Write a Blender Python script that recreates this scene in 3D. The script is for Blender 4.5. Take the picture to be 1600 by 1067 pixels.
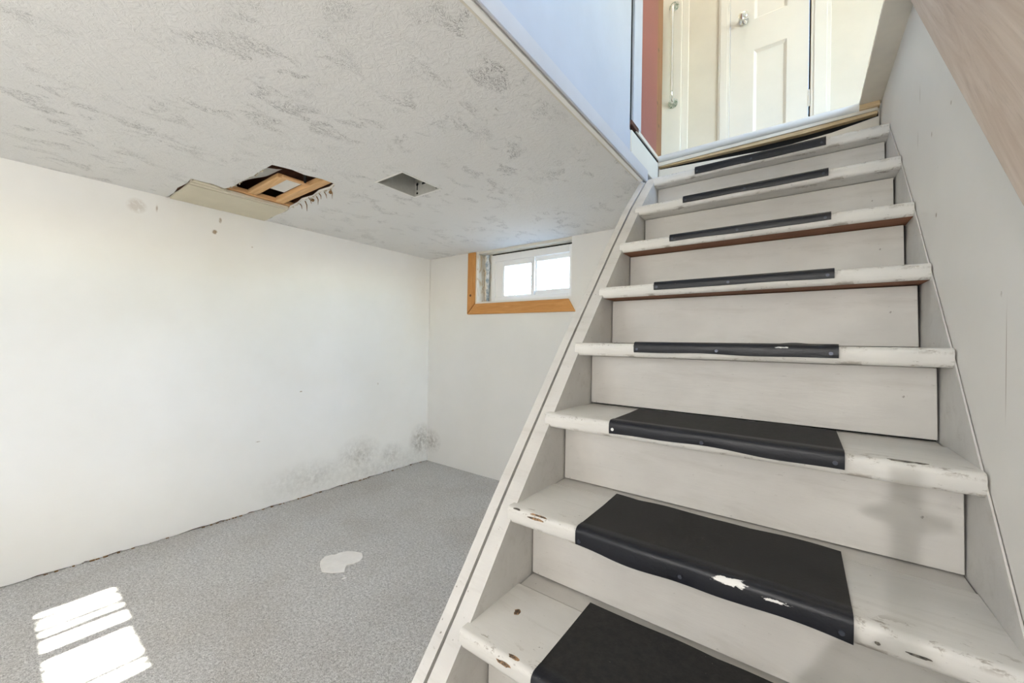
import bpy, bmesh, math, random
from mathutils import Vector, Matrix, Euler
random.seed(7)
for o in list(bpy.data.objects): bpy.data.objects.remove(o)
S = bpy.context.scene
H = 1.257            # lens height above the carpet; everything below is written with z = 0 at the lens and lifted by H when linked

# ------------------------------------------------------------------ camera, sky, sun, exposure
YAW, PITCH, ROLL, FPX = 0.6371, 0.0043, -0.0165, 610.8
cam = bpy.data.cameras.new('camera'); co = bpy.data.objects.new('camera', cam); S.collection.objects.link(co)
cam.sensor_width = 36.0; cam.lens = FPX * 36.0 / 1600; cam.clip_start = 0.02
fw = Vector((-math.sin(YAW) * math.cos(PITCH), math.cos(YAW) * math.cos(PITCH), math.sin(PITCH)))
rt = Vector((math.cos(YAW), math.sin(YAW), 0)); up = rt.cross(fw)
c_, s_ = math.cos(ROLL), math.sin(ROLL)
r2, u2 = rt * c_ - up * s_, up * c_ + rt * s_
m = Matrix((r2, u2, -fw)).transposed().to_4x4(); m.translation = (0, 0, H)
co.matrix_world = m
S.camera = co

W = bpy.data.worlds.new('world'); S.world = W; W.use_nodes = True
nt = W.node_tree; bg = nt.nodes['Background']
sky = nt.nodes.new('ShaderNodeTexSky'); sky.sky_type = 'NISHITA'; sky.sun_disc = False
sky.sun_elevation = math.radians(45); sky.sun_rotation = math.radians(180); sky.air_density = 1.0; sky.dust_density = 1.0
nt.links.new(sky.outputs[0], bg.inputs[0]); bg.inputs[1].default_value = 2.8

def light(name, kind, loc, energy, color, **kw):
    L = bpy.data.lights.new(name, kind); L.energy = energy; L.color = color
    for k, v in kw.items():
        if k != 'rot': setattr(L, k, v)
    o = bpy.data.objects.new(name, L); S.collection.objects.link(o)
    o.location = (loc[0], loc[1], loc[2] + H)
    if 'rot' in kw: o.rotation_euler = kw['rot']
    return o
sun = light('sun', 'SUN', (0, -6, 6), 65.0, (1.0, .95, .87), angle=math.radians(.6), rot=(math.radians(45), 0, 0))
def portal(name, loc, rot, sx, sy):
    o = light(name, 'AREA', loc, 1.0, (1, 1, 1), shape='RECTANGLE', size=sx, size_y=sy, rot=rot)
    o.data.cycles.is_portal = True
portal('window_portal', (-2.0, 2.99, .62), (math.radians(-90), 0, 0), 1.0, .5)
portal('window_portal', (-2.38, -1.56, .56), (math.radians(90), 0, 0), .9, .45)
portal('window_portal', (2.56, .825, 2.085), (0, math.radians(90), 0), 1.33, 2.25)

vs = S.view_settings
S.display_settings.display_device = 'sRGB'
vs.view_transform = 'Standard'; vs.look = 'None'; vs.gamma = 1.0; vs.use_curve_mapping = False
vs.exposure = 0.66
S.cycles.max_bounces = 10; S.cycles.diffuse_bounces = 7; S.cycles.transparent_max_bounces = 12
S.cycles.sample_clamp_indirect = 6.0; S.cycles.caustics_reflective = False; S.cycles.caustics_refractive = False
S.cycles.use_denoising = True

# ------------------------------------------------------------------ materials
class NT:
    def __init__(s, name):
        s.m = bpy.data.materials.new(name); s.m.use_nodes = True
        s.t = s.m.node_tree; s.b = s.t.nodes['Principled BSDF']; s.out = s.t.nodes['Material Output']
        s.tc = s.t.nodes.new('ShaderNodeTexCoord'); s.co = s.tc.outputs['Object']
    def n(s, kind, **kw):
        x = s.t.nodes.new('ShaderNode' + kind)
        for k, v in kw.items(): setattr(x, k, v)
        return x
    def put(s, sock, v):
        if isinstance(v, bpy.types.NodeSocket): s.t.links.new(v, sock)
        else:
            if hasattr(sock.default_value, '__len__') and isinstance(v, (tuple, list)) and len(sock.default_value) == 4 and len(v) == 3: v = (*v, 1)
            sock.default_value = v
    def scale(s, v, vec=None, loc=(0, 0, 0)):
        x = s.n('Mapping'); s.put(x.inputs['Vector'], vec or s.co); x.inputs['Scale'].default_value = v; x.inputs['Location'].default_value = loc
        return x.outputs[0]
    def noise(s, sc, detail=3, rough=.55, dist=0, vec=None):
        x = s.n('TexNoise'); s.put(x.inputs['Vector'], vec or s.co); x.inputs['Scale'].default_value = sc
        x.inputs['Detail'].default_value = detail; x.inputs['Roughness'].default_value = rough; x.inputs['Distortion'].default_value = dist
        return x.outputs[0]
    def ramp(s, v, a, b, lo=0., hi=1.):
        x = s.n('MapRange', clamp=True); s.put(x.inputs[0], v)
        for i, q in zip((1, 2, 3, 4), (a, b, lo, hi)): x.inputs[i].default_value = q
        return x.outputs[0]
    def math(s, op, a, b=0.):
        x = s.n('Math', operation=op); s.put(x.inputs[0], a); s.put(x.inputs[1], b); return x.outputs[0]
    def mix(s, f, a, b):
        x = s.n('MixRGB'); s.put(x.inputs[0], f); s.put(x.inputs[1], a); s.put(x.inputs[2], b); return x.outputs[0]
    def xyz(s):
        x = s.n('SeparateXYZ'); s.put(x.inputs[0], s.co); return x.outputs
    def blob(s, c, r, edge=.0):                 # 1 inside an ellipsoid round c, 0 outside: where a stain of its own shape sits
        d = s.n('VectorMath', operation='SUBTRACT'); s.put(d.inputs[0], s.co); d.inputs[1].default_value = c
        e = s.n('VectorMath', operation='DIVIDE'); s.put(e.inputs[0], d.outputs[0]); e.inputs[1].default_value = r
        l = s.n('VectorMath', operation='LENGTH'); s.put(l.inputs[0], e.outputs[0])
        return s.ramp(l.outputs['Value'], edge, 1., 1., 0.)
    def bump(s, h, strength=.3, dist=.002):
        x = s.n('Bump'); s.put(x.inputs['Height'], h); x.inputs['Strength'].default_value = strength; x.inputs['Distance'].default_value = dist
        s.put(s.b.inputs['Normal'], x.outputs[0])
    def col(s, c, rough=.6, spec=.35, metal=0.):
        s.put(s.b.inputs['Base Color'], c); s.put(s.b.inputs['Roughness'], rough)
        s.b.inputs['Specular IOR Level'].default_value = spec; s.b.inputs['Metallic'].default_value = metal
        return s.m

def paint(name, c, rough=.55, var=.05, scuffs=.5, bump=.12, brush=None):
    q = NT(name)
    v = q.noise(3.0, 4, .6)
    dark = tuple(k * (1 - 2.2 * var) for k in c); lite = tuple(min(1, k * (1 + var)) for k in c)
    col = q.mix(q.ramp(v, .3, .7), dark, lite)
    f = q.math('MULTIPLY', q.ramp(q.noise(38, 4, .7), .72, .78), scuffs)
    col = q.mix(f, col, tuple(k * .45 for k in c))
    q.bump(q.noise(30, 5, .6, vec=q.scale(brush) if brush else None), bump, .003)
    return q.col(col, rough)

def wood(name, c1, c2, grain=(2, 30, 30), rough=.55, knots=True, bump=.15):
    q = NT(name)
    g = q.noise(1.6, 6, .62, 1.2, q.scale(grain))
    col = q.mix(q.ramp(g, .32, .68), c1, c2)
    fine = q.noise(5, 4, .7, 0, q.scale(tuple(k * 2 for k in grain)))
    col = q.mix(q.math('MULTIPLY', q.ramp(fine, .55, .75), .35), col, tuple(k * .55 for k in c1))
    if knots:
        v = q.n('TexVoronoi'); q.put(v.inputs['Vector'], q.scale((3, 9, 9))); v.inputs['Scale'].default_value = 1.0
        col = q.mix(q.math('MULTIPLY', q.ramp(v.outputs['Distance'], .03, .14, 1, 0), .75), col, tuple(k * .25 for k in c1))
    q.bump(g, bump, .002)
    return q.col(col, rough)

M = {}
# plaster wall on the left, with mould low in the corner, brown drips under the ceiling patch
q = NT('left_wall_paint')
base = q.mix(q.ramp(q.noise(1.3, 4, .6), .3, .7), (.80, .785, .745), (.86, .85, .825))
base = q.mix(q.math('MULTIPLY', q.ramp(q.noise(22, 5, .75), .74, .79), .35), base, (.4, .36, .3))
mo = None
for c, r, k in [((-3.18, 2.73, -1.03), (.3, .17, .20), .95), ((-3.18, 2.36, -1.10), (.3, .17, .14), .5), ((-3.18, 2.02, -1.04), (.3, .26, .2), .50),
                ((-3.18, 1.6, -1.12), (.3, .45, .17), .35), ((-3.18, 2.3, -1.2), (.3, .9, .16), .30)]:
    b = q.math('MULTIPLY', q.blob(c, r), k); mo = b if mo is None else q.math('MAXIMUM', mo, b)
mould = q.math('MULTIPLY', mo, q.ramp(q.noise(26, 6, .75), .34, .66))
base = q.mix(mould, base, (.13, .10, .065))
for c, r, k in [((-3.18, .915, .715), (.05, .018, .018), .9), ((-3.18, .945, .80), (.05, .010, .022), .7), ((-3.18, .53, .78), (.05, .05, .05), .3), ((-3.18, 1.14, .66), (.05, .006, .006), .8),
                ((-3.18, .62, .79), (.05, .006, .03), .6), ((-3.18, 1.5, -.41), (.05, .012, .006), .7), ((-3.18, 2.2, -.4), (.05, .006, .012), .6), ((-3.18, 1.2, -.75), (.05, .02, .004), .6)]:
    base = q.mix(q.math('MULTIPLY', q.blob(c, r, .5), q.math('MULTIPLY', q.ramp(q.noise(60, 3), .3, .5), k)), base, (.28, .19, .10))
q.bump(q.noise(90, 3, .6), .10, .002); M['wall_left'] = q.col(base, .6, .3)
q = NT('far_wall_paint')
base = q.mix(q.ramp(q.noise(1.5, 4), .3, .7), (.74, .725, .695), (.79, .775, .745))
base = q.mix(q.math('MULTIPLY', q.blob((-3.12, 2.8, -1.04), (.16, .2, .14)), q.math('MULTIPLY', q.ramp(q.noise(26, 6, .75), .36, .66), .8)), base, (.15, .12, .08))
base = q.mix(q.math('MULTIPLY', q.ramp(q.noise(24, 5, .75), .75, .80), .4), base, (.35, .33, .3))
q.bump(q.noise(80, 3), .1, .002); M['wall_far'] = q.col(base, .6, .3)
q = NT('right_wall_paint')
base = q.mix(q.ramp(q.noise(1.7, 4), .3, .7), (.73, .705, .665), (.79, .77, .735))
base = q.mix(q.math('MULTIPLY', q.ramp(q.noise(26, 4, .75), .735, .78), .55), base, (.33, .28, .23))
sc = q.math('MULTIPLY', q.ramp(q.noise(7, 2, .5, 0, q.scale((1, 9, .5))), .77, .79), .35)
base = q.mix(sc, base, (.4, .36, .33))
for c, r in [((.2615, 1.38, .33), (.05, .007, .007)), ((.2615, 1.43, .55), (.05, .004, .008)), ((.2615, 1.27, .55), (.05, .004, .006)), ((.2615, 1.58, .60), (.05, .002, .03)), ((.2615, 1.56, .72), (.05, .002, .03)), ((.2615, .965, -.02), (.05, .0016, .11))]:
    base = q.mix(q.math('MULTIPLY', q.blob(c, r, .5), .8), base, (.26, .18, .12))
q.bump(q.noise(70, 4), .12, .002); M['wall_right'] = q.col(base, .5, .35)
# stomped ceiling
q = NT('ceiling_texture')
clus = q.math('MULTIPLY', q.ramp(q.noise(11, 3, .6, .6, q.scale((1, .7, 1))), .53, .62), q.ramp(q.noise(2.3, 2, .5), .38, .56))
fl = q.noise(62, 2, .6, 2.2, q.scale((1.0, .6, 1)))
line = q.ramp(q.math('ABSOLUTE', q.math('SUBTRACT', fl, .5)), .0, .045, 1, 0)
strokes = q.math('MULTIPLY', line, clus)
base = q.mix(q.ramp(q.noise(1.2, 4), .3, .7), (.72, .71, .69), (.75, .74, .725))
base = q.mix(q.math('MULTIPLY', strokes, .85), base, (.20, .19, .18))  # shade in the stomped relief painted into the colour along the strokes
hgt = q.math('ADD', q.math('MULTIPLY', q.noise(30, 5, .7, 1.5), 1.1), q.math('MULTIPLY', strokes, -.5))
q.bump(hgt, .55, .008); M['ceiling'] = q.col(base, .75, .2)
# carpet
q = NT('carpet_pile')
a = q.noise(210, 3, .8); b2 = q.noise(85, 3, .75)
f = q.math('ADD', q.math('MULTIPLY', a, .6), q.math('MULTIPLY', b2, .4))
base = q.mix(q.ramp(f, .36, .64), (.24, .237, .23), (.88, .87, .855))
base = q.mix(q.math('MULTIPLY', q.ramp(q.noise(2.2, 4), .45, .7), .22), base, (.30, .25, .19))
q.bump(f, .9, .008); M['carpet'] = q.col(base, .95, .1)
# worn white stair paint: chips sit along the nosing (local y and z are measured from the top front edge)
def stairpaint(name, c=(.625, .61, .58), edge=True, amount=1.):
    q = NT(name)
    col = q.mix(q.ramp(q.noise(4, 5, .6, 0, q.scale((.6, 1, 1))), .3, .72), tuple(k * .84 for k in c), tuple(k * 1.06 for k in c))
    col = q.mix(q.math('MULTIPLY', q.ramp(q.noise(9, 6, .7, .5, q.scale((.35, 2.5, 2.5))), .53, .74), .30 * amount), col, (.30, .27, .23))
    chips = q.ramp(q.noise(34, 5, .72, .4, q.scale((.45, 1, 1))), .675, .70)
    col = q.mix(q.math('MULTIPLY', q.ramp(q.noise(47, 3, .6), .715, .745), .75 * amount), col, (.12, .10, .08))
    col = q.mix(q.math('MULTIPLY', q.ramp(q.noise(120, 4, .7, .3, q.scale((.35, 1, 1))), .66, .70), .45 * amount), col, (.20, .18, .15))
    col = q.mix(q.math('MULTIPLY', q.ramp(q.noise(2.6, 3, .6), .50, .72), .16 * amount), col, (.34, .30, .25))
    if edge:
        x, y, z = q.xyz()
        near = q.math('MULTIPLY', q.ramp(y, .02, .05, 1, .0), q.math('MAXIMUM', q.ramp(q.math('ABSOLUTE', z), .006, .016, 1, 0), q.ramp(q.math('ABSOLUTE', q.math('ADD', z, .0425)), .004, .010, 1, 0)))
        col = q.mix(q.math('MULTIPLY', q.math('MULTIPLY', near, q.ramp(q.noise(34, 6, .75, .4, q.scale((.5, 1, 1))), .55, .60)), .75), col, (.25, .22, .185))
    q.bump(q.noise(14, 6, .65, .3, q.scale((.5, 3, 3))), .22, .004)
    return q.col(col, .42, .4)
M['stair'] = stairpaint('worn_stair_paint', (.655, .64, .61), True, 1.15); M['riser'] = stairpaint('riser_paint', (.60, .58, .55), False, .8)
M['stringer'] = stairpaint('stringer_paint', (.60, .585, .56), False, 1.0)
M['bare'] = wood('bare_brown_wood', (.17, .075, .04), (.25, .115, .065), (3, 40, 40), .7, False)
q = NT('chipped_bare_wood'); M['chip'] = q.col(q.mix(q.ramp(q.noise(60, 4, .7), .42, .58), (.07, .05, .035), (.42, .25, .13)), .8)
q = NT('dark_chip'); M['chip_dark'] = q.col(q.mix(q.ramp(q.noise(70, 4, .7), .4, .6), (.06, .055, .05), (.22, .20, .17)), .8)
# rubber mats
q = NT('black_rubber')
x, y, z = q.xyz()
lip = q.ramp(y, .018, .035, 1, 0)
col = q.mix(lip, q.mix(q.ramp(q.noise(60, 4, .7), .35, .75), (.010, .010, .010), (.024, .023, .022)), (.005, .006, .010))
col = q.mix(q.math('MULTIPLY', q.ramp(q.noise(90, 2, .5), .77, .79), .4), col, (.3, .28, .25))
q.bump(q.noise(160, 3), .25, .002)
q.put(q.b.inputs['Roughness'], q.math('SUBTRACT', .72, q.math('MULTIPLY', lip, .36)))
M['rubber'] = q.col(col, q.math('SUBTRACT', .74, q.math('MULTIPLY', lip, .30)), .35)
def scuffed(name, blobs):
    q = NT(name); x, y, z = q.xyz(); lip = q.ramp(y, .018, .035, 1, 0)
    col = q.mix(lip, (.017, .0165, .016), (.005, .006, .010)); sm = None
    for c, r in blobs:
        b = q.math('SUBTRACT', q.math('ADD', q.noise(75, 5, .75, .6, q.scale((.45, 1, 1))), q.math('MULTIPLY', q.blob(c, r), .55)), .5)
        b = q.math('MULTIPLY', q.ramp(b, .29, .325), q.ramp(q.blob(c, r), .0, .05)); sm = b if sm is None else q.math('MAXIMUM', sm, b)
    col = q.mix(sm, col, (.70, .69, .67)); q.bump(q.noise(160, 3), .25, .002)
    return q.col(col, q.math('SUBTRACT', .72, q.math('MULTIPLY', lip, .30)), .35)
M['rubber_scuff'] = scuffed('rubber_with_white_scuffs', [((.315, .001, -.003), (.058, .03, .012)), ((.385, -.001, -.011), (.062, .03, .006))])
M['rubber_fleck'] = scuffed('rubber_with_white_flecks', [((.375, 0, -.005), (.035, .03, .004))])
M['tack'] = NT('tack_metal').col((.05, .055, .075), .35, .5, .6)
M['pale_tack'] = NT('bare_tack').col((.75, .75, .72), .4)
# woods
M['pine'] = wood('pine_batten', (.60, .34, .15), (.74, .47, .24), (30, 2, 30), .6, False)
M['pine_x'] = wood('pine_batten_lengthwise', (.58, .33, .14), (.72, .46, .23), (2, 30, 30), .6, False)
M['casing'] = wood('varnished_pine_casing', (.46, .20, .05), (.60, .30, .095), (2.2, 26, 26), .35, True)
M['casing_v'] = wood('varnished_pine_casing_upright', (.46, .20, .05), (.60, .30, .095), (26, 26, 2.2), .35, False)
M['plank'] = wood('raw_grey_pine', (.47, .37, .30), (.62, .53, .46), (7, .8, 14), .75, False, .2)
M['cavity'] = wood('dark_old_joist', (.09, .035, .018), (.16, .07, .035), (2, 20, 20), .8, False)
M['doorframe'] = wood('stained_door_frame', (.16, .07, .025), (.30, .14, .05), (30, 30, 2), .5, True)
M['lumber'] = wood('bare_subfloor_edge', (.42, .30, .16), (.66, .52, .33), (3, 30, 30), .75, False)
# paints
M['cream'] = paint('cream_paint', (.66, .62, .54), .5, .03, .35)
M['white'] = paint('white_trim_paint', (.80, .785, .75), .4, .03, .5)
M['door'] = paint('white_door_paint', (.74, .715, .66), .35, .02, .15, .06)
M['panelwall'] = paint('pale_stairwell_paint', (.455, .475, .525), .5, .03, .45)
M['patch'] = paint('bare_drywall_paper', (.62, .57, .45), .8, .04, .5)
M['nosing'] = paint('grey_white_nosing_paint', (.66, .67, .66), .4, .05, .7)
M['ledge'] = paint('grimy_ledge_paint', (.78, .73, .64), .5, .08, 1.0, .3)
q = NT('red_door_paint')
col = q.mix(q.ramp(q.noise(5, 4), .3, .7), (.225, .06, .045), (.245, .068, .056))
col = q.mix(q.math('MULTIPLY', q.ramp(q.noise(55, 5, .7), .68, .74), .5), col, (.75, .6, .5)); q.bump(q.noise(120, 2), .1, .001)
M['red'] = q.col(col, .45)
M['black'] = NT('black_gap').col((.006, .006, .006), .9)
M['groove'] = paint('dark_groove', (.22, .205, .18), .7, .1, .6)  # darker tone for the strip between the two edge boards
M['board'] = paint('pale_lilac_board_paint', (.52, .51, .52), .5, .04, .7)
M['rust'] = paint('rusty_end', (.10, .045, .03), .8, .2, .8)
q = NT('chrome'); M['chrome'] = q.col((.82, .83, .82), .12, .5, 1.0)
q = NT('corroded_chrome'); M['corrosion'] = q.col(q.mix(q.ramp(q.noise(120, 4, .7), .46, .58), (.70, .72, .70), (.16, .27, .20)), .35, .5, .8)
q = NT('galvanised_steel'); M['steel'] = q.col(q.mix(q.ramp(q.noise(9, 5, .7), .3, .7), (.42, .41, .37), (.56, .56, .53)), .5, .5, .25)
M['vinyl'] = NT('white_vinyl').col((.86, .85, .83), .35, .4)
q = NT('blue_grey_foam'); q.bump(q.noise(50, 4), .8, .01); M['foam'] = q.col(q.mix(q.ramp(q.noise(18, 4, .7), .42, .58), (.30, .36, .41), (.72, .74, .74)), .9)
q = NT('raw_reveal'); M['reveal'] = q.col(q.mix(q.ramp(q.noise(3.5, 5, .7, 2, q.scale((4, 4, 1))), .5, .64), (.83, .80, .73), (.55, .40, .22)), .8)
q = NT('white_membrane'); q.bump(q.noise(12, 4), .5, .02); M['membrane'] = q.col((.78, .77, .74), .6)
q = NT('white_plaster_spill'); q.bump(q.noise(30, 4), .4, .004); M['spill'] = q.col(q.mix(q.ramp(q.noise(12, 5, .7), .3, .7), (.74, .72, .69), (.84, .82, .79)), .7)
M['paper'] = paint('torn_paper', (.66, .6, .48), .9, .1, .6)
M['fibre'] = NT('brown_fibre').col((.22, .13, .06), .9)
M['concrete'] = paint('concrete', (.35, .34, .32), .9)
q = NT('window_glass')
tr = q.n('BsdfTransparent'); tr.inputs[0].default_value = (.96, .98, .97, 1); gl = q.n('BsdfGlossy'); gl.inputs['Roughness'].default_value = .03
mx = q.n('MixShader'); 
mx.inputs[0].default_value = .06; q.put(mx.inputs[1], tr.outputs[0]); q.put(mx.inputs[2], gl.outputs[0]); q.put(q.out.inputs[0], mx.outputs[0]); M['glass'] = q.m
q = NT('sunlit_leaf'); M['leaf'] = q.col(q.mix(q.ramp(q.noise(8, 3), .3, .7), (.16, .26, .10), (.34, .42, .22)), .6)
M['streak_blade'] = NT('dry_streak_blade').col((.30, .30, .14), .8)
q = NT('pale_bounce_ground'); M['pale_ground'] = q.col(q.mix(q.ramp(q.noise(6, 5), .3, .7), (.46, .45, .42), (.60, .58, .54)), .95)  # outside ground made pale so sunlight bounces in through the windows
q = NT('lamp_glow'); q.b.inputs['Emission Color'].default_value = (1, .90, .76, 1); q.b.inputs['Emission Strength'].default_value = 9.0; M['glow'] = q.col((.9, .88, .84), .4)

# ------------------------------------------------------------------ mesh helpers
def box(bm, x0, x1, y0, y1, z0, z1):
    v = [bm.verts.new(p) for p in ((x0, y0, z0), (x1, y0, z0), (x1, y1, z0), (x0, y1, z0), (x0, y0, z1), (x1, y0, z1), (x1, y1, z1), (x0, y1, z1))]
    for f in ((3, 2, 1, 0), (4, 5, 6, 7), (0, 1, 5, 4), (1, 2, 6, 5), (2, 3, 7, 6), (3, 0, 4, 7)): bm.faces.new([v[i] for i in f])
    return v
def prism(bm, pts, axis, a, b):
    """polygon in the plane across `axis`, extruded from a to b; pts are the other two coordinates in x, y, z order"""
    def P(p, t): return {'x': (t, p[0], p[1]), 'y': (p[0], t, p[1]), 'z': (p[0], p[1], t)}[axis]
    A = [bm.verts.new(P(p, a)) for p in pts]; B = [bm.verts.new(P(p, b)) for p in pts]; n = len(pts)
    bm.faces.new(A[::-1]); bm.faces.new(B)
    for i in range(n): bm.faces.new((A[i], A[(i + 1) % n], B[(i + 1) % n], B[i]))
def tube(bm, path, r, seg=10, caps=True):
    path = [Vector(p) for p in path]; rings = []
    for i, p in enumerate(path):
        d = (path[min(i + 1, len(path) - 1)] - path[max(i - 1, 0)]).normalized()
        a = d.orthogonal().normalized() if i == 0 else (a - d * a.dot(d)).normalized()
        b = d.cross(a); rr = r[i] if isinstance(r, (list, tuple)) else r
        rings.append([bm.verts.new(p + (a * math.cos(t) + b * math.sin(t)) * rr) for t in (2 * math.pi * k / seg for k in range(seg))])
    for A, B in zip(rings, rings[1:]):
        for k in range(seg): bm.faces.new((A[k], A[(k + 1) % seg], B[(k + 1) % seg], B[k]))
    if caps: bm.faces.new(rings[0][::-1]); bm.faces.new(rings[-1])
def bevel(bm, w, seg=2, sel=None):
    e = [x for x in bm.edges if sel is None or sel(x)]
    bmesh.ops.bevel(bm, geom=e, offset=w, segments=seg, affect='EDGES', profile=.5, clamp_overlap=True)
TOPS = []
def obj(name, bm, mats, parent=None, origin=(0, 0, 0), smooth=False, norm=True):
    """link bm (in room coordinates) as ONE mesh object whose origin sits at `origin`"""
    if norm: bmesh.ops.recalc_face_normals(bm, faces=bm.faces)
    me = bpy.data.meshes.new(name); o = Vector(origin)
    for v in bm.verts: v.co -= o
    bm.to_mesh(me); bm.free()
    for mm in (mats if isinstance(mats, (list, tuple)) else [mats]): me.materials.append(mm)
    if smooth:
        for p in me.polygons: p.use_smooth = True
        me.set_sharp_from_angle(angle=math.radians(40))
    ob = bpy.data.objects.new(name, me); S.collection.objects.link(ob)
    if parent is None: ob.location = (o.x, o.y, o.z + H)
    else:
        ob.parent = parent; po = parent['_o']; ob.location = (o.x - po[0], o.y - po[1], o.z - po[2])
    ob['_o'] = tuple(o)
    return ob
def empty(name, loc, label=None, cat=None, group=None, kind=None):
    o = bpy.data.objects.new(name, None); S.collection.objects.link(o); o.location = (loc[0], loc[1], loc[2] + H); o['_o'] = tuple(loc)
    o.empty_display_size = .05
    return tag(o, label, cat, group, kind)
def tag(o, label=None, cat=None, group=None, kind=None):
    for k, v in (('label', label), ('category', cat), ('group', group), ('kind', kind)):
        if v: o[k] = v
    return o
def struct(name, bm, mats, label, cat='structure', origin=(0, 0, 0), **k):
    return tag(obj(name, bm, mats, None, origin, **k), label, cat, None, 'structure')
def B(*a, bev=0, seg=2):
    bm = bmesh.new(); box(bm, *a)
    if bev: bevel(bm, bev, seg)
    return bm
def boxes(*L):
    bm = bmesh.new()
    for a in L: box(bm, *a)
    return bm

# ------------------------------------------------------------------ room shell
ZF, ZC = -1.257, .873                 # carpet, basement ceiling
XW, YF, YB = -3.18, 2.815, -1.46      # left wall, far wall, wall behind the camera
XR = .2615                            # wall beside the stairs
YL, ZL = 2.235, 1.05                  # landing edge and landing floor
ZU = 3.45                             # upstairs ceiling
fl = struct('floor', B(XW - .3, XR + .3, YB - .3, YF + .2, ZF - .1, ZF), M['carpet'], 'grey flecked carpet covering the basement floor', 'floor')
# left wall: its lower edge is ragged and stands a little above the carpet
bm = bmesh.new(); pts = [(YB - .1, ZC + .02), (YF + .1, ZC + .02)]; y = YF + .1
while y > YB - .1:
    pts.append((y, ZF + random.uniform(.001, .011))); y -= random.uniform(.012, .06)
pts.append((YB - .1, ZF + .004)); prism(bm, pts, 'x', XW - .015, XW)
wl = struct('wall_left', bm, M['wall_left'], 'long white basement wall on the left with mould low in the corner', 'wall')
obj('sill_plate', B(XW - .15, XW - .016, YB - .3, YF + .3, ZF - .05, ZC + .2), M['cavity'], wl)
bm = bmesh.new(); 
for i in range(70):
    yy = random.uniform(.2, 2.8) ** 1.0; s = random.uniform(.002, .006)
    box(bm, XW + .000, XW + s * 1.6, yy, yy + s * random.uniform(1, 4), ZF, ZF + s)
tag(obj('floor_crumb', bm, M['fibre'], wl), kind='stuff')
# far wall with the opening of the small window
WX0, WX1, WZ0 = -2.525, -1.497, .378
wf = struct('wall_far', boxes((XW - .1, WX0, YF, YF + .2, ZF, ZC + .1), (WX0, WX1, YF, YF + .2, ZF, WZ0), (WX1, XR + .3, YF, YF + .2, ZF, ZC + .1)), M['wall_far'],
            'white basement end wall with a small window under the ceiling', 'wall')
obj('foundation', boxes((XW - .3, WX0 - .02, YF + .2, YF + .28, ZF, 1.0), (WX0 - .02, WX1 + .02, YF + .2, YF + .28, ZF, WZ0 - .01), (WX1 + .02, XR + .3, YF + .2, YF + .28, ZF, 1.0), (XW - .3, XR + .3, YF + .0, YF + .28, ZC + .06, 1.06)), M['concrete'], wf)
struct('trim_1', B(XW, XW + .009, YF - .009, YF, ZF + .01, ZC, bev=.003), M['wall_far'], 'thin upright bead in the corner of the basement', 'trim')
struct('wall_right', B(XR, XR + .12, YB - .1, YL + .05, ZF, ZL - .002), M['wall_right'], 'off-white wall running up beside the stairs', 'wall')
# wall behind the camera with a window that lets the sun onto the carpet
BX0, BX1, BZ0, BZ1 = -2.83, -1.93, .36, .78
wb = struct('wall_near', boxes((XW - .1, BX0, YB - .12, YB, ZF, ZC + .2), (BX0, BX1, YB - .12, YB, ZF, BZ0), (BX0, BX1, YB - .12, YB, BZ1, ZC + .2), (BX1, XR + .2, YB - .12, YB, ZF, ZC + .2)), M['wall_far'],
            'basement wall behind the camera', 'wall')

# ceiling: one board with a broken hole, a missing strip along the wall and the cut-out for the electrical box
hole = [(-2.14, .847), (-2.115, .93), (-2.125, 1.0), (-2.10, 1.08), (-2.105, 1.159), (-2.20, 1.175), (-2.30, 1.165), (-2.41, 1.185), (-2.52, 1.172), (-2.62, 1.19), (-2.735, 1.195)]
strip = [(-2.76, 1.205), (-2.86, 1.218), (-2.98, 1.205), (-3.08, 1.222), (-3.19, 1.216)]
strip2 = [(-3.19, .665), (-3.06, .672), (-2.93, .660), (-2.80, .672), (-2.705, .665), (-2.69, .76), (-2.715, .825), (-2.62, .842), (-2.485, .838), (-2.351, .848), (-2.24, .845)]
loop_out = [(-3.19, YB - .05), (-.70, YB - .05), (-.70, YF + .02), (-3.19, YF + .02)] + [strip[-1], ] + strip[-2::-1] + hole[::-1] + strip2[::-1]
bx = (-1.885, -1.662, 1.272, 1.535)
loops = [loop_out, [(bx[0], bx[2]), (bx[1], bx[2]), (bx[1], bx[3]), (bx[0], bx[3])]]
bm = bmesh.new(); edges = []
for L in loops:
    vv = [bm.verts.new((x, y, ZC)) for x, y in L]
    edges += [bm.edges.new((vv[i], vv[(i + 1) % len(vv)])) for i in range(len(vv))]
bmesh.ops.triangle_fill(bm, edges=edges, use_beauty=True)
g = bmesh.ops.extrude_face_region(bm, geom=list(bm.faces))
for v in g['geom']:
    if isinstance(v, bmesh.types.BMVert): v.co.z += .013
ce = struct('ceiling', bm, M['ceiling'], 'grey stippled basement ceiling with a ragged hole near the left wall', 'ceiling')
obj('ceiling_board', boxes((-.72, XR + .3, YB - .05, -.25, ZC, ZC + .013)), M['ceiling'], ce)
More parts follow.
